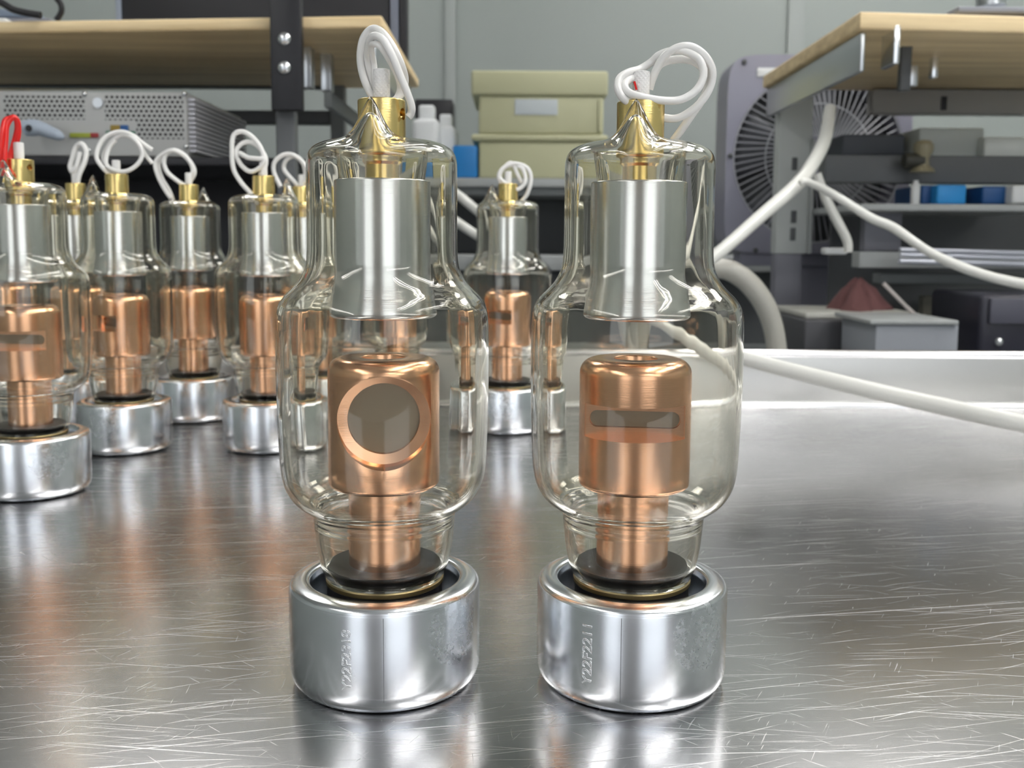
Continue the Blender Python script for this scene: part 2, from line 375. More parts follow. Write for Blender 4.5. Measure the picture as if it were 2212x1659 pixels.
def head_mesh(kind):
    prof = [(0, 72)] + [(19.0, 72), (19.8, 72.8), (20, 73.6), (20, 113)] + arc(14.6, 113, 5.4, 0, 90, 8) + [(8.2, 118.4)] + arc(8.2, 117.9, .5, 90, 180, 3) + [(7.6, 116.2), (5.5, 110), (0, 110)]
    o = from_bm('h', lathe_bm(prof, 112), COP)
    cs = []
    def cyl(r, y0, y1, z):
        bm = bmesh.new(); bmesh.ops.create_cone(bm, cap_ends=True, segments=96, radius1=r, radius2=r, depth=abs(y1 - y0))
        bmesh.ops.rotate(bm, verts=bm.verts, cent=(0, 0, 0), matrix=Matrix.Rotation(math.pi / 2, 3, 'X'))
        bmesh.ops.translate(bm, verts=bm.verts, vec=(0, (y0 + y1) / 2, z)); return from_bm('c', bm, COPB)
    if kind == 'round':
        cs = [cyl(.0162, -.03, -.0094, .0975), cyl(.0126, -.03, -.0066, .0975)]
    else:
        bm = box_bm((-.0174, -.03, .0913), (.0174, -.0086, .1032), 0); cs.append(from_bm('c', bm, COPB))
        bm = box_bm((-.0130, -.03, .0945), (.0130, -.0063, .1005), 0)
        cs.append(from_bm('c', bm, COPB)); cs.append(cyl(.0030, -.03, -.0063, .0975))
        for s in (-1, 1):
            c2 = cyl(.0030, -.03, -.0063, .0975); c2.location.x = s * .0130; cs.append(c2)
    boolean_cut(o, cs, .0004)
    me = o.data; bpy.data.objects.remove(o); me.name = 'anode_head'; return me
ME['head_round'] = head_mesh('round'); ME['head_slot'] = head_mesh('slot')
# window foils lying on the floor of the openings
bm = bmesh.new(); bmesh.ops.create_cone(bm, cap_ends=True, segments=72, radius1=.01255, radius2=.01255, depth=.0003)
bmesh.ops.rotate(bm, verts=bm.verts, cent=(0, 0, 0), matrix=Matrix.Rotation(math.pi / 2, 3, 'X')); bmesh.ops.translate(bm, verts=bm.verts, vec=(0, -.0070, .0975))
ME['win_round'] = shared('window_foil', bm, BER)
bm = bmesh.new()
pr = [(.0129 + .0029 * math.cos(a), .0029 * math.sin(a)) for a in [math.radians(-90 + 15 * i) for i in range(13)]]
pr += [(-x, -z) for x, z in pr]
fv = [bm.verts.new((x, -.0070, .0975 + z)) for x, z in pr]; bv = [bm.verts.new((x, -.0066, .0975 + z)) for x, z in pr]
bm.faces.new(fv); bm.faces.new(bv[::-1])
for i in range(len(pr)): bm.faces.new((fv[i], bv[i], bv[(i + 1) % len(pr)], fv[(i + 1) % len(pr)]))
ME['win_slot'] = shared('window_foil', bm, BER)

def part(name, me, parent, rz=0, label=None):
    o = bpy.data.objects.new(name, me); link(o, parent); o.rotation_euler.z = rz
    if label: o['label'] = label
    return o
GRP = 'x-ray tubes standing in aluminium cups on the steel bench'
TUBES = {}
def tube(key, x, y, rz, kind, label, tip=0):
    r = empty('xray_tube', (x, y, .0003), rz); tag(r, label, 'x-ray tube', GRP)
    part('glass_envelope', ME['glass'], r, tip); part('brass_collar', ME['collar_hole' if key in 'LA' else 'collar'], r, tip, 'brass collar at the top of the tube')
    part('cathode_sleeve', ME['sleeve'], r); h = part('anode_head', ME['head_' + kind], r, 0, 'copper head with a %s window' % ('round' if kind == 'round' else 'narrow slotted'))
    part('window_foil', ME['win_' + kind], h, 0, 'dull grey window foil')
    part('anode_stem', ME['stem'], r); part('base_disc', ME['disc'], r); part('base_ring', ME['ring'], r); part('rubber_gasket', ME['gasket'], r)
    cup = part('base_cup', ME['cup'], r); part('braided_sleeve', ME['braid'], r, 0, 'white braided sleeve')
    r['_k'] = key; del r['_k']; TUBES[key] = (r, cup, x, y, rz); return r
R = math.radians
def serial(key, text, acam, zc, seam):
    r, cup, x, y, rz = TUBES[key]
    cu = bpy.data.curves.new('t', 'FONT'); cu.body = text; cu.size = .0049; cu.align_x = 'CENTER'; cu.align_y = 'CENTER'; cu.fill_mode = 'NONE'; cu.bevel_depth = .00015; cu.bevel_resolution = 1; cu.space_character = 1.0
    to = bpy.data.objects.new('t', cu); COL.objects.link(to); me = evalmesh(to); bpy.data.objects.remove(to)
    base = math.atan2(x, y)          # direction of the viewer as an angle about the axis (0 = -Y, + = +X)
    th0 = -base * 1.0 + acam - rz
    RR = .0346
    sc = .0215 / max(1e-6, max(v.co.x for v in me.vertices) - min(v.co.x for v in me.vertices))
    for v in me.vertices:
        tx, ty, tz = v.co; a = th0 - ty * sc * .92 / RR; rr = RR + tz
        v.co = Vector((rr * math.sin(a), -rr * math.cos(a), zc + tx * sc))
    me.materials.clear(); me.materials.append(mat('engraved_edge', (.93, .94, .96), 1, .25))
    o = bpy.data.objects.new('engraved_number', me); link(o, cup); o['label'] = 'engraved number ' + text
    a = -base + seam - rz
    bm = bmesh.new(); rr = RR + .00003
    vs = [bm.verts.new((rr_ * math.sin(aa), -rr_ * math.cos(aa), z)) for z in (.0052, .0345) for rr_ in (RR - .0002, rr) for aa in (a - .0030, a + .0030)]
    bmesh.ops.convex_hull(bm, input=bm.verts)
    from_bm('seam_line', bm, mat('seam_dark', (.22, .22, .23), 1, .5), cup)
tube('L', -.0460, .3514, R(7.5), 'round', 'large front x-ray tube with a round window in its copper head, cup engraved Y22F2318', R(-12))
tube('R', .0445, .3525, R(-7.2), 'slot', 'large front x-ray tube with a slotted window in its copper head, cup engraved Y22F2211', R(-5))
tube('A', -.3055, .6194, R(-4), 'slot', 'x-ray tube with red lead wires cut by the left frame edge')
tube('B', -.2977, .7507, R(-50), 'slot', 'x-ray tube whose white leads spread into a wide loop, beside the red-wired tube')
tube('C', -.2869, .8838, R(153), 'slot', 'x-ray tube third from the left along the back, its white leads coiled to the left', 0)
tube('D', -.1896, .7595, R(99), 'slot', 'x-ray tube with tall white wire loop just left of the round-window tube')
tube('E', -.0041, .8401, R(-50), 'slot', 'lone small x-ray tube seen between the two large front tubes')
f_ = P(163, 400, .875); tube('F', f_.x, .875, R(120), 'slot', 'x-ray tube with narrow upright white loop, half hidden behind the red-wired tube')
g_ = P(652, 400, .90); tube('G', g_.x, .90, R(150), 'slot', 'x-ray tube with small round white loop, half hidden behind the glass of the round-window tube')
h_ = P(862, 400, .91); tube('H', h_.x, .91, R(180), 'slot', 'x-ray tube hidden directly behind the round-window tube, copper seen through its glass')
i_ = P(5, 400, .915); tube('I', i_.x, .915, R(160), 'slot', 'x-ray tube behind the red-wired tube, only its copper head showing')
serial('L', 'Y22F2318', R(-22), .0196, R(-1.2))
serial('R', 'Y22F2211', R(-24.5), .0203, R(-5))

def lead(key, pts, rpx, m, n=8, name='lead_wire', label=None):
    """pts: (px, py, dY) relative to the tube axis distance"""
    r, cup, x, y, rz = TUBES[key]
    inv = Matrix.Translation((x, y, 0)) @ Matrix.Rotation(rz, 4, 'Z'); inv.invert()
    path = [inv @ P(px, py, y + dy) for px, py, dy in crom(pts, n)]
    o = from_bm(name, tube_bm(path, rpx / F * y, 12), m, r, smooth=60)
    if label: o['label'] = label
    return o
def z1(l, ox=560, oy=40, s=2.44): return [(ox + a / s, oy + b / s, d) for a, b, d in l]
lead('L', z1([(650, 470, .0), (610, 435, .002), (560, 345, .004), (533, 230, .004), (545, 120, .002), (590, 62, 0), (640, 72, -.003), (695, 140, -.005), (745, 240, -.004), (768, 330, .002), (750, 400, .004), (710, 440, .002), (660, 470, 0)]), 8.2, WIRE)
lead('L', z1([(640, 470, .002), (612, 410, .004), (590, 330, .006), (570, 220, .004), (578, 130, -.002), (610, 95, -.006), (655, 120, -.008), (700, 200, -.008), (745, 310, -.007), (785, 410, -.006), (803, 470, -.005), (800, 505, -.004), (785, 525, -.004)]), 8.0, WIRE)
lead('L', z1([(640, 470, 0), (615, 370, .003), (605, 250, .005), (590, 165, .0), (600, 140, -.004), (635, 150, -.006), (680, 215, -.004), (725, 300, 0), (742, 370, .004), (720, 430, .003), (680, 470, 0)]), 6.8, WIRE)
def z2(l): return z1(l, 1120, 60)
lead('R', z2([(650, 440, .0), (600, 410, -.004), (550, 375, -.006), (523, 320, -.005), (535, 270, -.003), (580, 240, -.001), (640, 222, .004), (700, 185, .004), (740, 150, .002), (800, 128, 0), (870, 128, -.002), (950, 170, -.002), (975, 250, -.003), (940, 330, -.004), (860, 382, -.005), (760, 388, -.006), (650, 370, -.007), (580, 345, -.006), (560, 305, -.004), (590, 275, -.001), (640, 262, .003)]), 8.4, WIRE)
lead('R', z2([(690, 330, .003), (715, 250, .002), (760, 165, 0), (830, 112, -.002), (905, 103, -.002), (975, 145, -.001), (1018, 215, 0), (1018, 290, .001), (985, 365, .001), (925, 430, .001), (840, 480, .001), (760, 478, 0), (690, 455, 0)]), 8.4, WIRE)
lead('R', z2([(700, 290, .006), (745, 200, .005), (830, 172, .004), (920, 180, .003), (985, 235, .003), (1000, 300, .004), (970, 380, .005), (915, 460, .006), (860, 540, .007), (815, 600, .008)]), 8.8, WIRE)
ps = P(1373, 190, .3525 - .0032)
def rel(key, v):
    r, cup, x, y, rz = TUBES[key]; inv = Matrix.Translation((x, y, 0)) @ Matrix.Rotation(rz, 4, 'Z'); inv.invert(); return inv @ v
bm = tube_bm([rel('R', P(1370, 178, .3491)), rel('R', P(1375, 196, .3490))], .0004, 6); from_bm('red_tracer_thread', bm, REDW, TUBES['R'][0])
def z3(l): return z1(l, 0, 240, 3.95)
lead('A', z3([(75, 460, -.006), (35, 520, -.010), (40, 400, -.01), (50, 250, -.008), (60, 130, -.006), (110, 60, -.004), (150, 90, -.002), (160, 190, 0), (130, 320, 0), (90, 430, -.001), (95, 560, -.012)]), 5.2, REDW)
lead('A', z3([(20, 560, -.008), (10, 400, -.01), (15, 220, -.01), (40, 90, -.006), (85, 65, -.004), (130, 60, -.003), (145, 150, -.001), (110, 300, 0), (70, 420, 0), (60, 470, 0)]), 5.2, REDW)
lead('B', z3([(960, 560, 0), (880, 490, -.004), (825, 400, -.004), (850, 290, -.002), (920, 210, 0), (1030, 180, 0), (1130, 210, 0), (1220, 280, .002), (1300, 335, .003)]), 4.8, WIRE)
lead('B', z3([(1000, 560, 0), (910, 460, .004), (880, 400, .005), (930, 290, .004), (1010, 215, .002), (1100, 215, 0), (1180, 280, -.003), (1215, 370, -.003), (1170, 460, -.004), (1080, 515, -.005), (980, 510, -.005), (905, 450, -.003), (930, 320, .002), (985, 250, .003)]), 4.6, WIRE)
lead('B', z3([(1090, 215, .001), (1170, 250, .002), (1210, 320, .003), (1250, 390, .006), (1300, 450, .008)]), 4.2, WIRE)
def z4(l): return z1(l, 320, 260, 3.95)
lead('C', z4([(320, 560, 0), (250, 520, -.003), (160, 440, -.004), (135, 350, -.003), (170, 275, -.002), (240, 260, 0), (320, 310, .003), (385, 400, .004), (390, 470, .004), (340, 540, .003)]), 4.6, WIRE)
lead('C', z4([(330, 540, 0), (380, 440, .001), (350, 350, 0), (270, 280, -.002), (190, 260, -.004), (100, 310, -.004), (60, 370, -.004), (80, 470, -.004), (140, 590, -.003), (195, 670, -.002)]), 4.4, WIRE)
lead('C', z4([(110, 320, .002), (90, 390, .002), (120, 500, .001), (180, 600, 0), (215, 690, 0)]), 4.2, WIRE)
lead('D', z4([(960, 470, 0), (985, 330, 0), (950, 220, .001), (870, 130, 0), (790, 100, -.001), (725, 140, -.002), (715, 280, -.003), (730, 420, -.003), (790, 530, -.003), (880, 630, -.004), (950, 715, -.005)]), 5.2, WIRE)
lead('D', z4([(980, 470, .002), (1005, 340, .003), (950, 240, .004), (870, 190, .004), (790, 210, .002), (750, 280, 0), (790, 380, 0), (870, 440, -.002), (950, 410, -.003), (990, 340, -.003), (930, 330, -.003), (850, 320, -.003), (780, 280, -.001)]), 5.0, WIRE)
def z7(l): return z1(l, 940, 320, 2.513)
lead('E', z7([(380, 230, 0), (345, 160, -.003), (370, 110, -.002), (430, 85, 0), (500, 110, .001), (520, 170, .002), (500, 250, .002), (460, 300, .003)]), 4.5, WIRE)
lead('E', z7([(400, 240, 0), (365, 200, .002), (355, 140, .003), (400, 95, .002), (470, 110, 0), (490, 180, -.002), (450, 225, -.003), (390, 200, -.004), (350, 150, -.002), (410, 80, .001), (450, 150, .001), (470, 190, .002)]), 4.2, WIRE)
lead('F', z3([(650, 700, -.004), (670, 560, -.004), (720, 440, -.002), (735, 350, 0), (700, 285, 0), (650, 310, .002), (620, 400, .001), (600, 480, 0), (625, 520, -.002), (660, 450, -.002), (680, 350, -.001)]), 5.5, WIRE)
lead('G', z4([(1290, 580, 0), (1340, 480, .001), (1320, 370, 0), (1240, 300, -.001), (1150, 300, -.002), (1080, 360, -.003), (1075, 450, -.003), (1130, 570, -.004)]), 4.8, WIRE)
lead('G', z4([(1300, 580, 0), (1220, 500, .002), (1160, 420, .003), (1180, 340, .002), (1260, 310, 0), (1340, 390, -.002), (1360, 470, -.002), (1320, 540, -.001)]), 4.6, WIRE)
lead('H', [(862, 420, 0), (850, 400, 0), (855, 385, 0), (870, 385, 0), (875, 400, 0), (866, 420, .001)], 4.5, WIRE)
lead('I', [(5, 420, 0), (-8, 400, 0), (-3, 385, 0), (14, 385, 0), (18, 405, 0), (9, 420, .001)], 4.5, WIRE)

# ------------------------------------------------------------------ bench and racks behind
YF, YB = 1.16, 1.60
second = empty('rear_workbench', (0, BB + .05, -.02)); tag(second, 'grey rear workbench carrying the two shelf racks', 'workbench')
def child_box(name, p0, p1, m, parent, bev=.002, label=None):
    o = from_bm(name, box_bm(p0, p1, bev), m, parent, label=label); o.location = -Vector(parent.location); return o
child_box('worktop', (-1.6, BB + .04, -.05), (1.8, 1.78, -.02), MGREY, second)
for sx in (-1.5, 1.7):
    for sy in (BB + .08, 1.7): child_box('leg', (sx - .02, sy - .02, Z0), (sx + .02, sy + .02, -.05), STL, second)

def board(a, b, xend, k, sk, parent):
    # board with its free end at a.x; the long front edge runs slightly away from the viewer
    x0 = a.x; y1 = YF + abs(xend - x0) * .105 * (1 if k else 0); bm = bmesh.new()
    q = [(x0, YF), (x0, YB), (xend, YB + .1), (xend, YF + abs(xend - x0) * .095)]
    lo = [bm.verts.new((x, y, b.z)) for x, y in q]; hi = [bm.verts.new((x, y, a.z)) for x, y in q]
    bm.faces.new(lo); bm.faces.new(hi[::-1])
    for i in range(4): bm.faces.new((lo[i], lo[(i + 1) % 4], hi[(i + 1) % 4], hi[i]))
    bmesh.ops.recalc_face_normals(bm, faces=bm.faces); bmesh.ops.bevel(bm, geom=list(bm.edges), offset=.003, segments=3, affect='EDGES', profile=.5)
    o = from_bm('wooden_board', bm, WOOD, parent); o.location = -Vector(parent.location); return o
# left rack
lr = empty('shelf_rack', (-.5, YF, -.02)); tag(lr, 'rack on the left with pale wooden top board and black front post', 'rack')
a = P(826, 33, YF); b = P(826, 60, YF)
board(a, b, -1.3, 1.108, -.10, lr)
zb = b.z; xr = a.x
ZW = -.0196
def rb(name, rect, Y, d, m, parent, bev=.0015, label=None):
    p0, p1 = pxbox(*rect, Y, d); p0 = (p0[0], p0[1], max(p0[2], ZW) if Y < 1.79 else p0[2]); return child_box(name, p0, p1, m, parent, bev, label)
post = rb('front_post', (583, -60, 651, 238), YF - .014, .012, BLKM, lr, label='black post')
rb('front_post_foot', (600, 238, 640, 800), YF + .004, .02, DGREY, lr)
for yy in (84, 146):
    cc = P(614, yy, YF - .0145)
    bm = bmesh.new(); bmesh.ops.create_uvsphere(bm, u_segments=20, v_segments=12, radius=.0078)
    for v in bm.verts: v.co.y *= .6
    bmesh.ops.translate(bm, verts=bm.verts, vec=cc); o = from_bm('bolt', bm, BOLT, post); 
child_box('side_rail', (xr - .018, YF + .02, zb - .045), (xr - .010, YB - .02, zb - .001), STL, lr)
rb('bracket', (655, 100, 673, 190), YF + .08, .02, STL, lr); rb('bracket', (692, 110, 716, 196), YF + .16, .02, STL, lr)
rb('rear_beam', (-250, 130, 706, 186), YB - .01, .03, BLKM, lr)
rb('rear_beam', (-250, 236, 716, 264), YB - .01, .03, DGREY, lr)
rb('rear_post', (716, 70, 745, 800), YB - .02, .03, MGREY, lr)
rb('lower_shelf', (-300, 338, 655, 356), 1.20, .42, BLKM, lr)
rb('back_panel', (-350, 352, 640, 800), 1.50, .01, BLKM, lr, label='black sheet standing for shadow and dark equipment under the left shelf')  # shadow and dark equipment below the shelf, put in as one black sheet
rb('side_rail', (700, 196, 716, 232), 1.25, .30, MGREY, lr)

mon = empty('flat_screen', (0, 1.66, 0)); tag(mon, 'black flat panel standing behind the left wooden shelf board', 'monitor')
rb('housing', (258, -220, 842, 158), 1.66, .03, BLKM, mon, .004)
rb('bezel', (842, -220, 860, 160), 1.655, .035, mat('blue_grey_plastic', (.17, .19, .25), 0, .4), mon)
rb('bezel', (862, -220, 878, 160), 1.655, .035, BLKM, mon); rb('bezel', (247, -220, 258, 150), 1.655, .035, mat('blue_grey_light', (.28, .33, .42), 0, .4), mon)

def case_mat():
    m = mat('perforated_steel', (.44, .445, .435), .2, .45); nt = m.node_tree; b = nt.nodes['Principled BSDF']; L = nt.links.new
    tc = N(nt, 'ShaderNodeTexCoord'); sx = N(nt, 'ShaderNodeSeparateXYZ'); L(tc.outputs['Object'], sx.inputs[0])
    def M_(op, a, bv=None):
        k = N(nt, 'ShaderNodeMath', operation=op)
        for i, q in enumerate((a, bv)):
            if q is None: continue
            if isinstance(q, (int, float)): k.inputs[i].default_value = q
            else: L(q, k.inputs[i])
        return k.outputs[0]
    p = 160.0
    u = M_('MULTIPLY', sx.outputs[0], p); w = M_('MULTIPLY', sx.outputs[2], p * 1.15)
    row = M_('FLOOR', w); sh = M_('MULTIPLY', M_('MODULO', row, 2.0), .5)
    fu = M_('SUBTRACT', M_('FRACT', M_('ADD', M_('ADD', u, sh), 500.0)), .5); fw = M_('SUBTRACT', M_('FRACT', M_('ADD', w, 0.0)), .5)
    d = M_('SQRT', M_('ADD', M_('MULTIPLY', fu, fu), M_('MULTIPLY', fw, fw)))
    hole = M_('LESS_THAN', d, .34)
    def rng(sock, lo, hi): return M_('MULTIPLY', M_('GREATER_THAN', sock, lo), M_('LESS_THAN', sock, hi))
    q = lambda x, y: P(x, y, 1.2)
    f1 = M_('MULTIPLY', rng(sx.outputs[0], q(8, 230).x, q(183, 230).x), rng(sx.outputs[2], q(100, 258).z, q(100, 207).z))
    f2 = M_('MULTIPLY', rng(sx.outputs[0], q(226, 230).x, q(396, 230).x), rng(sx.outputs[2], q(300, 260).z, q(300, 207).z))
    f3 = M_('MULTIPLY', rng(sx.outputs[0], q(293, 230).x, q(396, 230).x), rng(sx.outputs[2], q(300, 300).z, q(300, 255).z))
    fs = M_('MULTIPLY', M_('MINIMUM', M_('ADD', M_('ADD', f1, f2), f3), 1.0), hole)
    mx = N(nt, 'ShaderNodeMix'); mx.data_type = 'RGBA'; mx.inputs['A'].default_value = (.44, .445, .435, 1); mx.inputs['B'].default_value = (.015, .015, .015, 1)
    L(fs, mx.inputs['Factor']); L(mx.outputs['Result'], b.inputs['Base Color']); return m
CASE = case_mat()
pc = empty('computer_case', (0, 1.2, 0)); tag(pc, 'grey perforated metal equipment case lying on the left lower shelf', 'computer')
p0, p1 = pxbox(-120, 197, 404, 337, 1.2, .24)
CASE2 = mat('case_side', (.30, .30, .34), 0, .45)
body = child_box('housing', p0, p1, CASE, pc, .002)
bm = bmesh.new(); nr = 12
for i in range(nr):
    zc = p0[2] + .008 + (p1[2] - p0[2] - .016) * i / (nr - 1); box_bm((p1[0] - .0005, 1.206, zc - .0017), (p1[0] + .008, 1.435, zc + .0017), 0, bm)
o = from_bm('side_ribs', bm, mat('rib_steel', (.55, .55, .60), 0, .4), pc); o.location = -Vector(pc.location)
for x, y in [(183, 203), (398, 203), (192, 325), (405 - 3, 317)]:
    bm = bmesh.new(); bmesh.ops.create_uvsphere(bm, u_segments=14, v_segments=8, radius=.0032); bmesh.ops.translate(bm, verts=bm.verts, vec=P(x, y, 1.1985)); o = from_bm('screw', bm, BOLT, pc); o.location = -Vector(pc.location)
bm = bmesh.new(); cc = P(212, 222, 1.199); bmesh.ops.create_cone(bm, cap_ends=True, segments=24, radius1=.007, radius2=.006, depth=.004); bmesh.ops.rotate(bm, verts=bm.verts, cent=(0, 0, 0), matrix=Matrix.Rotation(math.pi / 2, 3, 'X')); bmesh.ops.translate(bm, verts=bm.verts, vec=cc); o = from_bm('latch', bm, STL, pc); o.location = -Vector(pc.location)
rb('terminal_strip', (150, 287, 195, 297), 1.197, .004, mat('green_terminal', (.30, .34, .04), 0, .5), pc, .0005)
rb('terminal_strip', (195, 287, 211, 297), 1.197, .004, mat('red_terminal', (.30, .03, .03), 0, .5), pc, .0005)
rb('data_port', (238, 270, 259, 283), 1.196, .005, mat('gold_port', (.30, .21, .05), .5, .5), pc, .0005)
rb('data_port', (259, 270, 275, 283), 1.196, .005, BLUE2, pc, .0005)
rb('circuit_edge', (228, 283, 290, 288), 1.196, .005, mat('green_board', (.03, .16, .09), 0, .5), pc, .0005)

plug = empty('cable_plug', (0, 1.18, 0)); tag(plug, 'pale blue-grey connector plug in front of the perforated case', 'plug')
PLG = mat('pale_blue_plastic', (.38, .44, .52), 0, .45)
pp = [P(x, y, 1.175) for x, y in [(52, 278), (65, 276), (85, 277), (104, 284), (122, 291), (138, 297)]]
o = from_bm('plug_body', tube_bm(crom(pp, 4), [r * 1.175 / F for r in ([14, 17, 17.5, 17, 18, 18, 17.5, 17, 16, 15, 15, 14, 14, 13, 13, 12, 12, 11, 9, 6, 4])][:21], 16), PLG, plug, 60); o.location = -Vector(plug.location)
o = from_bm('strap_hole', lathe_bm([(0, -.6), (4, -.6), (4, .6), (0, .6)], 20), BLK, plug); o.rotation_euler = (math.pi / 2, 0, 0); o.location = P(62, 277, 1.1655) - Vector(plug.location)

# bits on top of the left board
pl = tag(from_bm('grey_folder', box_bm(*pxbox(-60, 38, 108, 48, 1.27, .15), .002), mat('folder_grey', (.22, .23, .27), 0, .5)), 'thin grey-blue folder lying at the left end of the wooden board', 'folder')
pl = tag(from_bm('paper_packet', box_bm(*pxbox(-60, 18, 60, 37, 1.28, .12), .002), mat('packet_blue', (.20, .25, .33), 0, .4)), 'blue-grey packet on top of the folder in the top left corner', 'packet')
tag(from_bm('power_brick', box_bm(*pxbox(-40, 38, 12, 50, 1.25, .02), .002), WHT), 'small white block at the left end of the wooden board', 'block')
tag(from_bm('black_cable', tube_bm(crom([tuple(P(x, y, 1.3)) for x, y in [(118, -60), (120, -10), (131, 8), (133, 24), (126, 38), (121, 43)]], 6), .0036, 10), BLK), 'short black cable hanging down to the wooden board', 'cable')
tag(from_bm('black_cable', tube_bm(crom([tuple(P(x, y, 1.19)) for x, y in [(-40, -10), (0, 4), (28, 20), (58, 28), (88, 33)]], 6), .0042, 10), BLK), 'black cable lying over the packet in the top left corner', 'cable')

# shelf with cream boxes
fs = empty('storage_shelf', (.1, 2.2, 0)); tag(fs, 'grey steel shelf carrying the cream boxes near the back wall', 'shelf')
rb('shelf_board', (870, 386, 1640, 404), 2.18, .40, LGREY, fs); rb('rail', (870, 404, 1640, 422), 2.2, .36, MGREY, fs)
rb('back_panel', (860, 422, 1650, 548), 2.5, .02, DGREY, fs, label='dark grey back panel'); rb('worktop', (760, 553, 1720, 585), 2.05, .5, LGREY, fs)
rb('front_panel', (760, 585, 1720, 1050), 2.12, .4, DGREY, fs)
for xx in (870, 1640): rb('upright', (xx - 12, 386, xx + 12, 560), 2.3, .03, MGREY, fs)
def cream(y0, yl, y1, Y, label, lab=False):
    r = empty('storage_box', (.03, Y, 0)); tag(r, label, 'box', 'cream storage boxes stacked on the far shelf')
    rb('lid', (1018, y0, 1314, yl), Y - .008, .27, CREAM, r, .006)
    rb('box_body', (1034, yl, 1304, y1), Y, .25, CREAM, r, .006)
    if lab:
        rb('raised_frame', (1292, yl + 10, 1300, y1 - 6), Y - .005, .006, CREAM, r); rb('paper_label', (1112, yl + 8, 1205, yl + 42), Y - .0025, .0025, mat('label_paper', (.55, .60, .62), 0, .4), r, .0003)
    return r
cream(152, 206, 290, 2.2, 'upper cream storage box with ribbed lid and paper label on its front', True)
cream(290, 305, 386, 2.2, 'lower cream storage box without label under the other')
tag(from_bm('blue_bin', box_bm(*pxbox(978, 314, 1031, 384, 2.2, .2), .004), BLUE), 'bright blue bin left of the cream boxes', 'bin')
def bottle(x0, x1, y0, y1, Y, label):
    a = P(x0, y1, Y); b = P(x1, y0, Y); cx = (a.x + b.x) / 2; r = (b.x - a.x) / 2 * 1000; h = (b.z - a.z) * 1000
    o = from_bm('white_bottle', lathe_bm([(0, 0), (r * .92, 0), (r, h * .05), (r, h * .70), (r * .9, h * .78), (r * .45, h * .84), (r * .42, h * .87), (r * .5, h * .88), (r * .5, h), (0, h)], 32), WHT); o.location = (cx, Y, a.z)
    tag(o, label, 'bottle', 'white bottles left of the cream boxes')
def jug(x0, x1, y0, y1, Y, label):
    p0, p1 = pxbox(x0, y0, x1, y1, Y, .1); r = empty('white_jug', (0, Y, 0)); tag(r, label, 'jug', 'white jugs left of the cream boxes')
    child_box('jug_body', (p0[0], Y, p0[2]), (p1[0], Y + .1, p0[2] + (p1[2] - p0[2]) * .8), WHT, r, .012)
    child_box('jug_cap', (p0[0] + (p1[0] - p0[0]) * .2, Y + .03, p0[2] + (p1[2] - p0[2]) * .78), (p0[0] + (p1[0] - p0[0]) * .8, Y + .07, p1[2]), WHT, r, .006)
jug(890, 948, 222, 386, 2.2, 'taller white plastic jug left of the cream boxes'); jug(938, 984, 242, 386, 2.26, 'shorter white plastic jug next to the blue bin')
tag(from_bm('black_box', box_bm(*pxbox(896, 214, 978, 386, 2.42, .1), .004), BLKM), 'black box behind the white jugs', 'box')

# right rack
rr_ = empty('shelf_rack', (.6, YF, -.02)); tag(rr_, 'rack on the right with pale wooden top board and slotted steel post', 'rack')
a = P(1858, 24, YF); b = P(1858, 62, YF)
board(a, b, 1.5, 1.11, .11, rr_)
xl = a.x; zb = b.z
child_box('side_rail', (xl + .006, YF + .012, zb - .046), (xl + .012, YB - .005, zb - .001), STL, rr_, label='grey steel rail')
L1 = rb('bracket', (1868, 53, 1945, 61), YF + .004, .04, BOLT, rr_); rb('bracket', (1931, 58, 1945, 138), YF + .004, .04, BOLT, rr_)
rb('bracket', (1946, 84, 1970, 196), YF + .10, .01, DGREY, rr_); rb('bracket', (1962, 140, 1984, 186), YF + .14, .01, STL, rr_)
rb('bracket', (2014, 116, 2028, 168), YF + .17, .012, BOLT, rr_)
post = rb('rear_post', (1681, 178, 1752, 548), YB - .03, .03, mat('rack_post_paint', (.55, .58, .57), 0, .4), rr_, label='pale grey slotted steel post')
for (x, y0, y1) in [(1716, 340, 368), (1714, 455, 482), (1712, 492, 520)]:
    rb('post_slot', (x - 5, y0, x + 7, y1), YB - .0315, .004, DGREY, rr_, .001)
rb('post_edge', (1750, 300, 1758, 548), YB - .04, .04, LGREY, rr_)
rb('post_foot', (1672, 548, 1728, 800), YB - .03, .03, mat('post_foot_paint', (.22, .22, .26), 0, .45), rr_)
rb('rear_beam', (1886, 194, 2320, 246), YB - .02, .03, mat('beam_paint', (.33, .32, .30), 0, .5), rr_); rb('beam_slot', (2034, 208, 2046, 238), YB - .022, .003, BLKM, rr_, .0005)
rb('middle_beam', (1782, 336, 2330, 396), 1.42, .03, DGREY, rr_); rb('middle_shelf', (1860, 441, 2330, 456), 1.35, .25, LGREY, rr_)
rb('rear_panel', (1790, 456, 2330, 800), 1.62, .01, DGREY, rr_, label='dark grey rear panel')
rb('side_panel', (1868, 458, 1948, 542), 1.45, .02, mat('lav_panel', (.26, .26, .30), 0, .45), rr_); rb('lower_rail', (1855, 545, 2330, 580), 1.40, .03, LGREY, rr_)
rb('lower_rail', (1900, 592, 2330, 614), 1.45, .03, MGREY, rr_)
for i, (y0, y1, x0) in enumerate([(534, 545, 1944), (546, 555, 1944), (558, 570, 1942)]):
    a = P(x0, (y0 + y1) / 2, 1.36); o = from_bm('glass_rod', tube_bm([a, Vector((1.15, 1.36, a.z - .012))], (y1 - y0) / 2 / F * 1.36, 14), mat('pale_rod', (.55, .58, .66), .2, .12, coat=.6))
    tag(o, ['topmost', 'middle', 'lowest'][i] + ' of the three shiny pale rods laid across the right rack', 'rod', 'rods laid across the right rack')
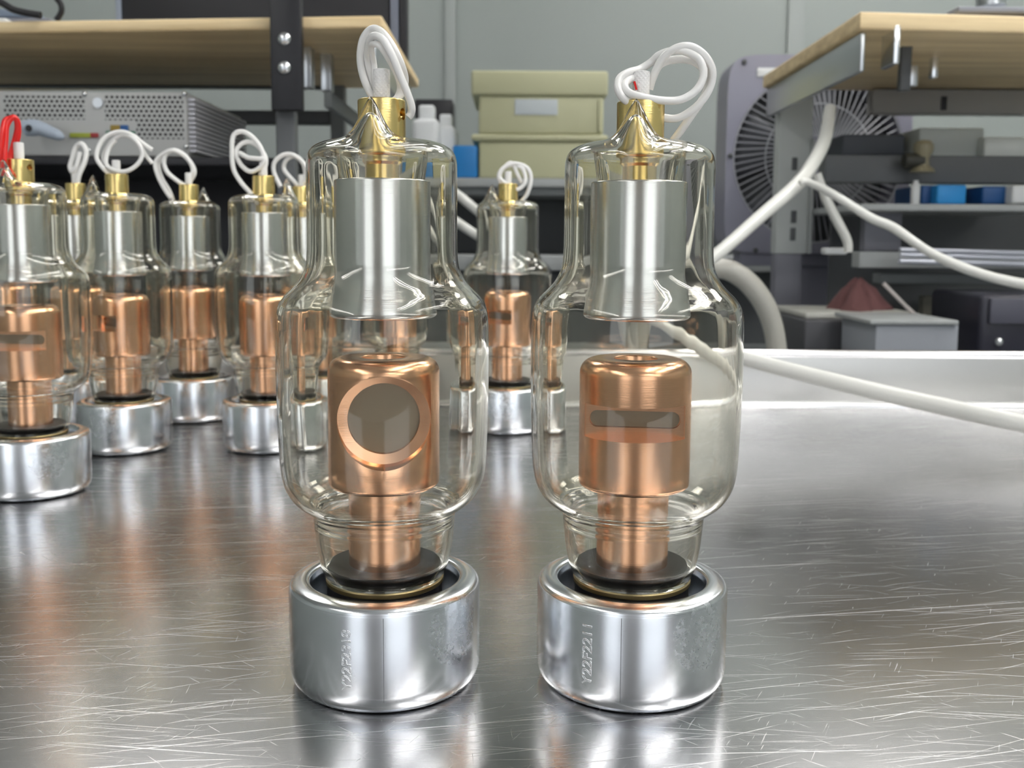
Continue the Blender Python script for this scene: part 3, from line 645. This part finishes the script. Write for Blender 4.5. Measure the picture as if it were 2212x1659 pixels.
tag(from_bm('lever_switch', box_bm(*pxbox(1782, 535, 1832, 550), .002) if False else box_bm(*pxbox(1782, 535, 1832, 550, 1.3, .02), .003), WHT), 'short white bar at the lower end of the thin hanging cable', 'bar')
tag(from_bm('equipment_box', box_bm(*pxbox(1820, 290, 1955, 336, 1.5, .08), .003), mat('dk', (.10, .11, .13), 0, .5)), 'dark grey electrical box standing on the beam of the right rack', 'box')
tag(from_bm('carton', box_bm(*pxbox(1985, 276, 2125, 341, 1.47, .1), .003), mat('carton_pale', (.50, .54, .52), 0, .5)), 'pale carton on the right rack beside the dark electrical box', 'carton')
tag(from_bm('carton', box_bm(*pxbox(2126, 296, 2300, 343, 1.45, .1), .003), mat('carton_white', (.66, .70, .68), 0, .5)), 'white carton on the right rack at the frame edge', 'carton')
tag(from_bm('blue_bin', box_bm(*pxbox(1990, 400, 2022, 441, 1.42, .1), .003), BLUE2), 'dark teal-blue bin beside the thin white bottle', 'bin')
tag(from_bm('blue_bin', box_bm(*pxbox(2024, 399, 2088, 441, 1.40, .1), .003), mat('sky_blue', (.03, .33, .80), 0, .4)), 'bright sky-blue bin in the middle of the right rack shelf', 'bin')
tag(from_bm('blue_bin', box_bm(*pxbox(2122, 402, 2186, 441, 1.40, .1), .003), BLUE2), 'navy blue bin near the right frame edge', 'bin')
tag(from_bm('white_canister', box_bm(*pxbox(2187, 400, 2290, 440, 1.38, .1), .003), WHT), 'white canister cut by the right frame edge beside the navy bin', 'canister')
a = P(1976, 441, 1.40); o = from_bm('thin_bottle', lathe_bm([(0, 0), (6, 0), (6.3, 2), (6.3, 24), (5, 28), (3.5, 30), (3.5, 33), (0, 33)], 20), WHT); o.location = a; tag(o, 'thin white bottle left of the blue bins', 'bottle')
# tan knob clamp
kb = empty('knob_clamp', (0, 1.40, 0)); tag(kb, 'tan rounded knob clamp on the dark beam of the right rack', 'clamp')
TAN = mat('tan_plastic', (.30, .27, .18), 0, .35)
a = P(1992, 372, 1.395)
o = from_bm('knob', lathe_bm([(0, 0), (17, 0), (16, 3), (9, 9), (8, 18), (11, 24), (14, 31), (13.5, 38), (9, 43), (0, 45)], 32), TAN, kb); o.location = a + Vector((0, .0, 0)) - kb.location
o = from_bm('spindle', tube_bm([(-.026, 0, .016), (.0, 0, .016)], .010, 16), mat('dark_olive', (.05, .05, .04), 0, .5), kb); o.location = a - kb.location
# things on the rear bench
def wb(q): return ((q[0][0], q[0][1], ZW), q[1])
tag(from_bm('white_tray', box_bm(*pxbox(1740, 676, 1990, 690, 1.30, .16), .003), mat('tray_white', (.60, .60, .55), 0, .5)), 'off-white tray edge under the dark red heap', 'tray')
def heap():
    a = P(1885, 680, 1.31); bm = lathe_bm([(0, 0), (45, 0), (43, 6), (33, 18), (22, 32), (12, 42), (4, 49), (0, 50)], 28)
    for v in bm.verts:
        q = .8 + .25 * math.sin(3 * math.atan2(v.co.y, v.co.x) + 1) + random.uniform(-.08, .08); v.co.x *= q * 1.1; v.co.y *= q; v.co.z = max(0, v.co.z * .92 + random.uniform(-.003, .003))
    o = from_bm('red_cloth', bm, mat('dull_red_cloth', (.17, .075, .075), 0, .8)); o.location = a + Vector((0, .06, 0)); tag(o, 'dull red cone-shaped heap of cloth on the white tray', 'cloth')
heap()
tag(from_bm('thin_rod', tube_bm([P(1908, 612, 1.27), P(1955, 660, 1.27), P(2000, 702, 1.27)], .0028, 10), mat('rod_pink', (.55, .50, .48), .4, .3)), 'thin pale rod leaning against the red heap', 'rod')
gb = empty('grey_carton', (0, 1.22, 0)); tag(gb, 'plain light grey box behind the bench upstand, under the red heap', 'box')
rb('box_body', (1888, 702, 2066, 900), 1.15, .12, mat('soft_grey_box', (.36, .38, .42), 0, .5), gb); rb('box_lid', (1880, 692, 2072, 702), 1.145, .13, LGREY, gb)
tag(from_bm('dark_cabinet', box_bm(*wb(pxbox(1735, 692, 1884, 900, 1.28, .16)), .003), mat('cab', (.10, .10, .11), 0, .5)), 'dark grey cabinet box left of the light grey box', 'cabinet')
tag(from_bm('olive_board', box_bm(*wb(pxbox(1990, 640, 2105, 900, 1.5, .02)), .002), mat('olive', (.22, .21, .17), 0, .6)), 'olive grey board behind the light grey box', 'board')
bk = empty('black_instrument', (0, 1.25, 0)); tag(bk, 'black instrument with a round screw behind the bench upstand at right', 'instrument')
rb('housing', (2112, 636, 2330, 900), 1.25, .15, mat('black_gloss', (.035, .035, .05), 0, .3), bk, .006); rb('front_panel', (2140, 645, 2330, 700), 1.243, .008, mat('blk2', (.10, .10, .13), 0, .4), bk)
bm = bmesh.new(); bmesh.ops.create_uvsphere(bm, u_segments=16, v_segments=10, radius=.006); bmesh.ops.translate(bm, verts=bm.verts, vec=P(2157, 738, 1.249)); o = from_bm('screw', bm, BOLT, bk); o.location = -Vector(bk.location)

# square floor fan behind the right rack
YFAN = 1.72
fan = empty('box_fan', (0, YFAN, 0)); tag(fan, 'lavender grey square fan with round wire guard behind the slotted post', 'fan')
cf = P(1768, 340, YFAN); ro = 182 / F * YFAN
p0, p1 = pxbox(1568, 118, 1968, 548, YFAN, .10)
bm = bmesh.new(); n = 64; out = []; inn = []
hx, hz = (p1[0] - p0[0]) / 2, (p1[2] - p0[2]) / 2; mx, mz = (p0[0] + p1[0]) / 2, (p0[2] + p1[2]) / 2
for i in range(n):
    a = 2 * math.pi * i / n; ca, sa = math.cos(a), math.sin(a); e = 2 / 9
    out.append((mx + hx * math.copysign(abs(ca) ** e, ca), mz + hz * math.copysign(abs(sa) ** e, sa))); inn.append((cf.x + ro * ca, cf.z + ro * sa))
R4 = [[bm.verts.new((x, yy, z)) for x, z in ring] for ring, yy in ((out, YFAN), (inn, YFAN), (inn, YFAN + .09), (out, YFAN + .09))]
for k in range(4):
    A, B = R4[k], R4[(k + 1) % 4]
    for i in range(n): bm.faces.new((A[i], A[(i + 1) % n], B[(i + 1) % n], B[i]))
o = from_bm('fan_frame', bm, LAV, fan, 40); o.location = -Vector(fan.location)
bm = bmesh.new()
for i in range(72):
    a = 2 * math.pi * i / 72
    tube_bm([Vector((cf.x + r * ro * math.cos(a + tw), YFAN + .006 - dy, cf.z + r * ro * math.sin(a + tw))) for r, tw, dy in ((.25, -.25, .012), (.6, -.08, .010), (1.0, 0, .0))], .0011, 5, bm)
for r in (.25, .62, .99):
    tube_bm([Vector((cf.x + r * ro * math.cos(t), YFAN + .002, cf.z + r * ro * math.sin(t))) for t in [2 * math.pi * i / 48 for i in range(49)]], .0016, 6, bm)
o = from_bm('wire_guard', bm, mat('guard_grey', (.45, .46, .50), .2, .35), fan); o.location = -Vector(fan.location)
bm = bmesh.new()
for i in range(5):
    a0 = 2 * math.pi * i / 5; g = []
    for u in range(7):
        r = (.22 + .72 * u / 6) * ro; g.append([bm.verts.new((cf.x + r * math.cos(a0 + w * (.9)), YFAN + .03 + .035 * w, cf.z + r * math.sin(a0 + w * .9))) for w in [k / 6 for k in range(7)]])
    for u in range(6):
        for w in range(6): bm.faces.new((g[u][w], g[u + 1][w], g[u + 1][w + 1], g[u][w + 1]))
o = from_bm('fan_blades', bm, mat('blade_grey', (.12, .125, .14), 0, .4), fan); o.location = -Vector(fan.location)
md = o.modifiers.new('s', 'SOLIDIFY'); md.thickness = .003
o = from_bm('fan_hub', lathe_bm([(0, -20), (36, -20), (40, -14), (40, 20), (0, 20)], 32), LAV, fan); o.rotation_euler = (math.pi / 2, 0, 0); o.location = (cf.x, YFAN + .04, cf.z); o.location -= Vector(fan.location)
o = from_bm('rear_shroud', lathe_bm([(0, 0), (ro * 1000, 0), (ro * 1000, 4), (0, 4)], 48), DGREY, fan); o.rotation_euler = (math.pi / 2, 0, 0); o.location = Vector((cf.x, YFAN + .088, cf.z)) - Vector(fan.location)
for x, y in [(1608, 134), (1578, 336), (1632, 540)]:
    bm = bmesh.new(); bmesh.ops.create_uvsphere(bm, u_segments=12, v_segments=8, radius=.0045); bmesh.ops.translate(bm, verts=bm.verts, vec=P(x, y, YFAN - .001)); o = from_bm('screw', bm, DGREY, fan); o.location = -Vector(fan.location)
rb('fan_label', (1636, 146, 1682, 166), YFAN - .002, .003, WHT, fan, .0012)
rb('fan_foot', (1600, 548, 1930, 575), YFAN + .01, .06, LAV, fan); rb('fan_stand', (1720, 575, 1810, 900), YFAN + .02, .035, LAV, fan)

# ------------------------------------------------------------------ cables
CAB = mat('white_cable', (.78, .78, .74), 0, .28, coat=.3)
def cable(name, pts, label, cat='cable', m=None, n=8, flat=1):
    """pts: (px, py, Y, radius in px)"""
    pp = crom(pts, n); path = [P(x, y, Y) for x, y, Y, r in pp]; rad = [r / F * Y for x, y, Y, r in pp]
    return tag(from_bm(name, tube_bm(path, rad, 18), m or CAB, smooth=60), label, cat)
cable('white_hose', [(1400, 815, 1.12, 12), (1352, 740, 1.12, 12), (1345, 668, 1.07, 12), (1400, 680, 1.01, 14), (1450, 703, .975, 14), (1500, 728, .945, 15), (1600, 771, .92, 16), (1800, 823, .88, 18), (2000, 870, .84, 19), (2212, 915, .79, 20), (2400, 946, .77, 20), (3000, 948, .78, 20), (4200, 945, .80, 20)], 'thick white hose lying across the upstand onto the bench at right', 'hose')
cable('white_cable', [(1793, 235, 1.30, 12), (1782, 300, 1.25, 14), (1755, 355, 1.2, 15), (1720, 400, 1.15, 15), (1640, 470, 1.10, 14.5), (1560, 540, 1.05, 14), (1480, 600, 1.04, 14), (1420, 636, 1.07, 13), (1372, 680, 1.13, 12), (1368, 745, 1.16, 12), (1370, 800, 1.17, 12)], 'thick white cable curving down in front of the slotted post')
cable('white_cable', [(1728, 396, 1.125, 6), (1745, 393, 1.13, 8), (1800, 420, 1.16, 9), (1880, 470, 1.15, 10), (1930, 492, 1.14, 10.5), (2000, 540, 1.12, 10), (2060, 570, 1.1, 11), (2140, 598, 1.08, 11), (2230, 618, 1.06, 12), (2350, 640, 1.04, 12), (2700, 700, .99, 12), (2900, 738, .95, 12), (3300, 845, .91, 12), (3700, 895, .90, 12), (4100, 898, .90, 12)], 'thinner white cable running from the crossing point to the right frame edge')
cable('white_cable', [(1765, 375, 1.28, 9), (1785, 430, 1.28, 10), (1810, 480, 1.28, 10.5), (1830, 520, 1.28, 10), (1832, 545, 1.28, 9)], 'short white cable hanging down to the white bar')
cable('white_duct', [(1380, 760, 1.2, 20), (1400, 680, 1.2, 20), (1440, 620, 1.2, 21), (1500, 587, 1.2, 21), (1560, 580, 1.2, 22), (1610, 605, 1.2, 23), (1650, 655, 1.2, 23), (1672, 715, 1.2, 22), (1682, 800, 1.2, 22), (1684, 830, 1.2, 21)], 'wide arched off-white duct behind the upstand beside the slotted-window tube', 'duct', mat('offwhite_duct', (.50, .49, .44), 0, .35, coat=.2))
cable('white_cable', [(885, 384, 2.15, 6), (940, 390, 1.95, 8), (985, 418, 1.85, 10), (1030, 455, 1.85, 10), (1060, 480, 1.9, 9), (1105, 515, 2.05, 8), (1125, 540, 2.2, 7)], 'upper of two slanting white cables between the front tubes')
cable('white_cable', [(860, 392, 2.10, 6), (925, 432, 1.85, 8), (985, 478, 1.7, 10), (1030, 508, 1.7, 10), (1060, 522, 1.85, 9), (1080, 538, 2.07, 7)], 'lower of two slanting white cables between the front tubes')
# grey board above the right rack shelf
tag(from_bm('silver_cylinder', tube_bm([P(2140, 14, 1.3), P(2140, -60, 1.3)], .018, 24), STL), 'shiny steel cylinder standing on the right wooden board', 'cylinder')
tag(from_bm('grey_tray', box_bm(*pxbox(2070, 14, 2400, 28, 1.25, .2), .002), mat('tray_grey', (.25, .27, .32), 0, .4)), 'flat grey tray under the steel cylinder on the right wooden board', 'tray')
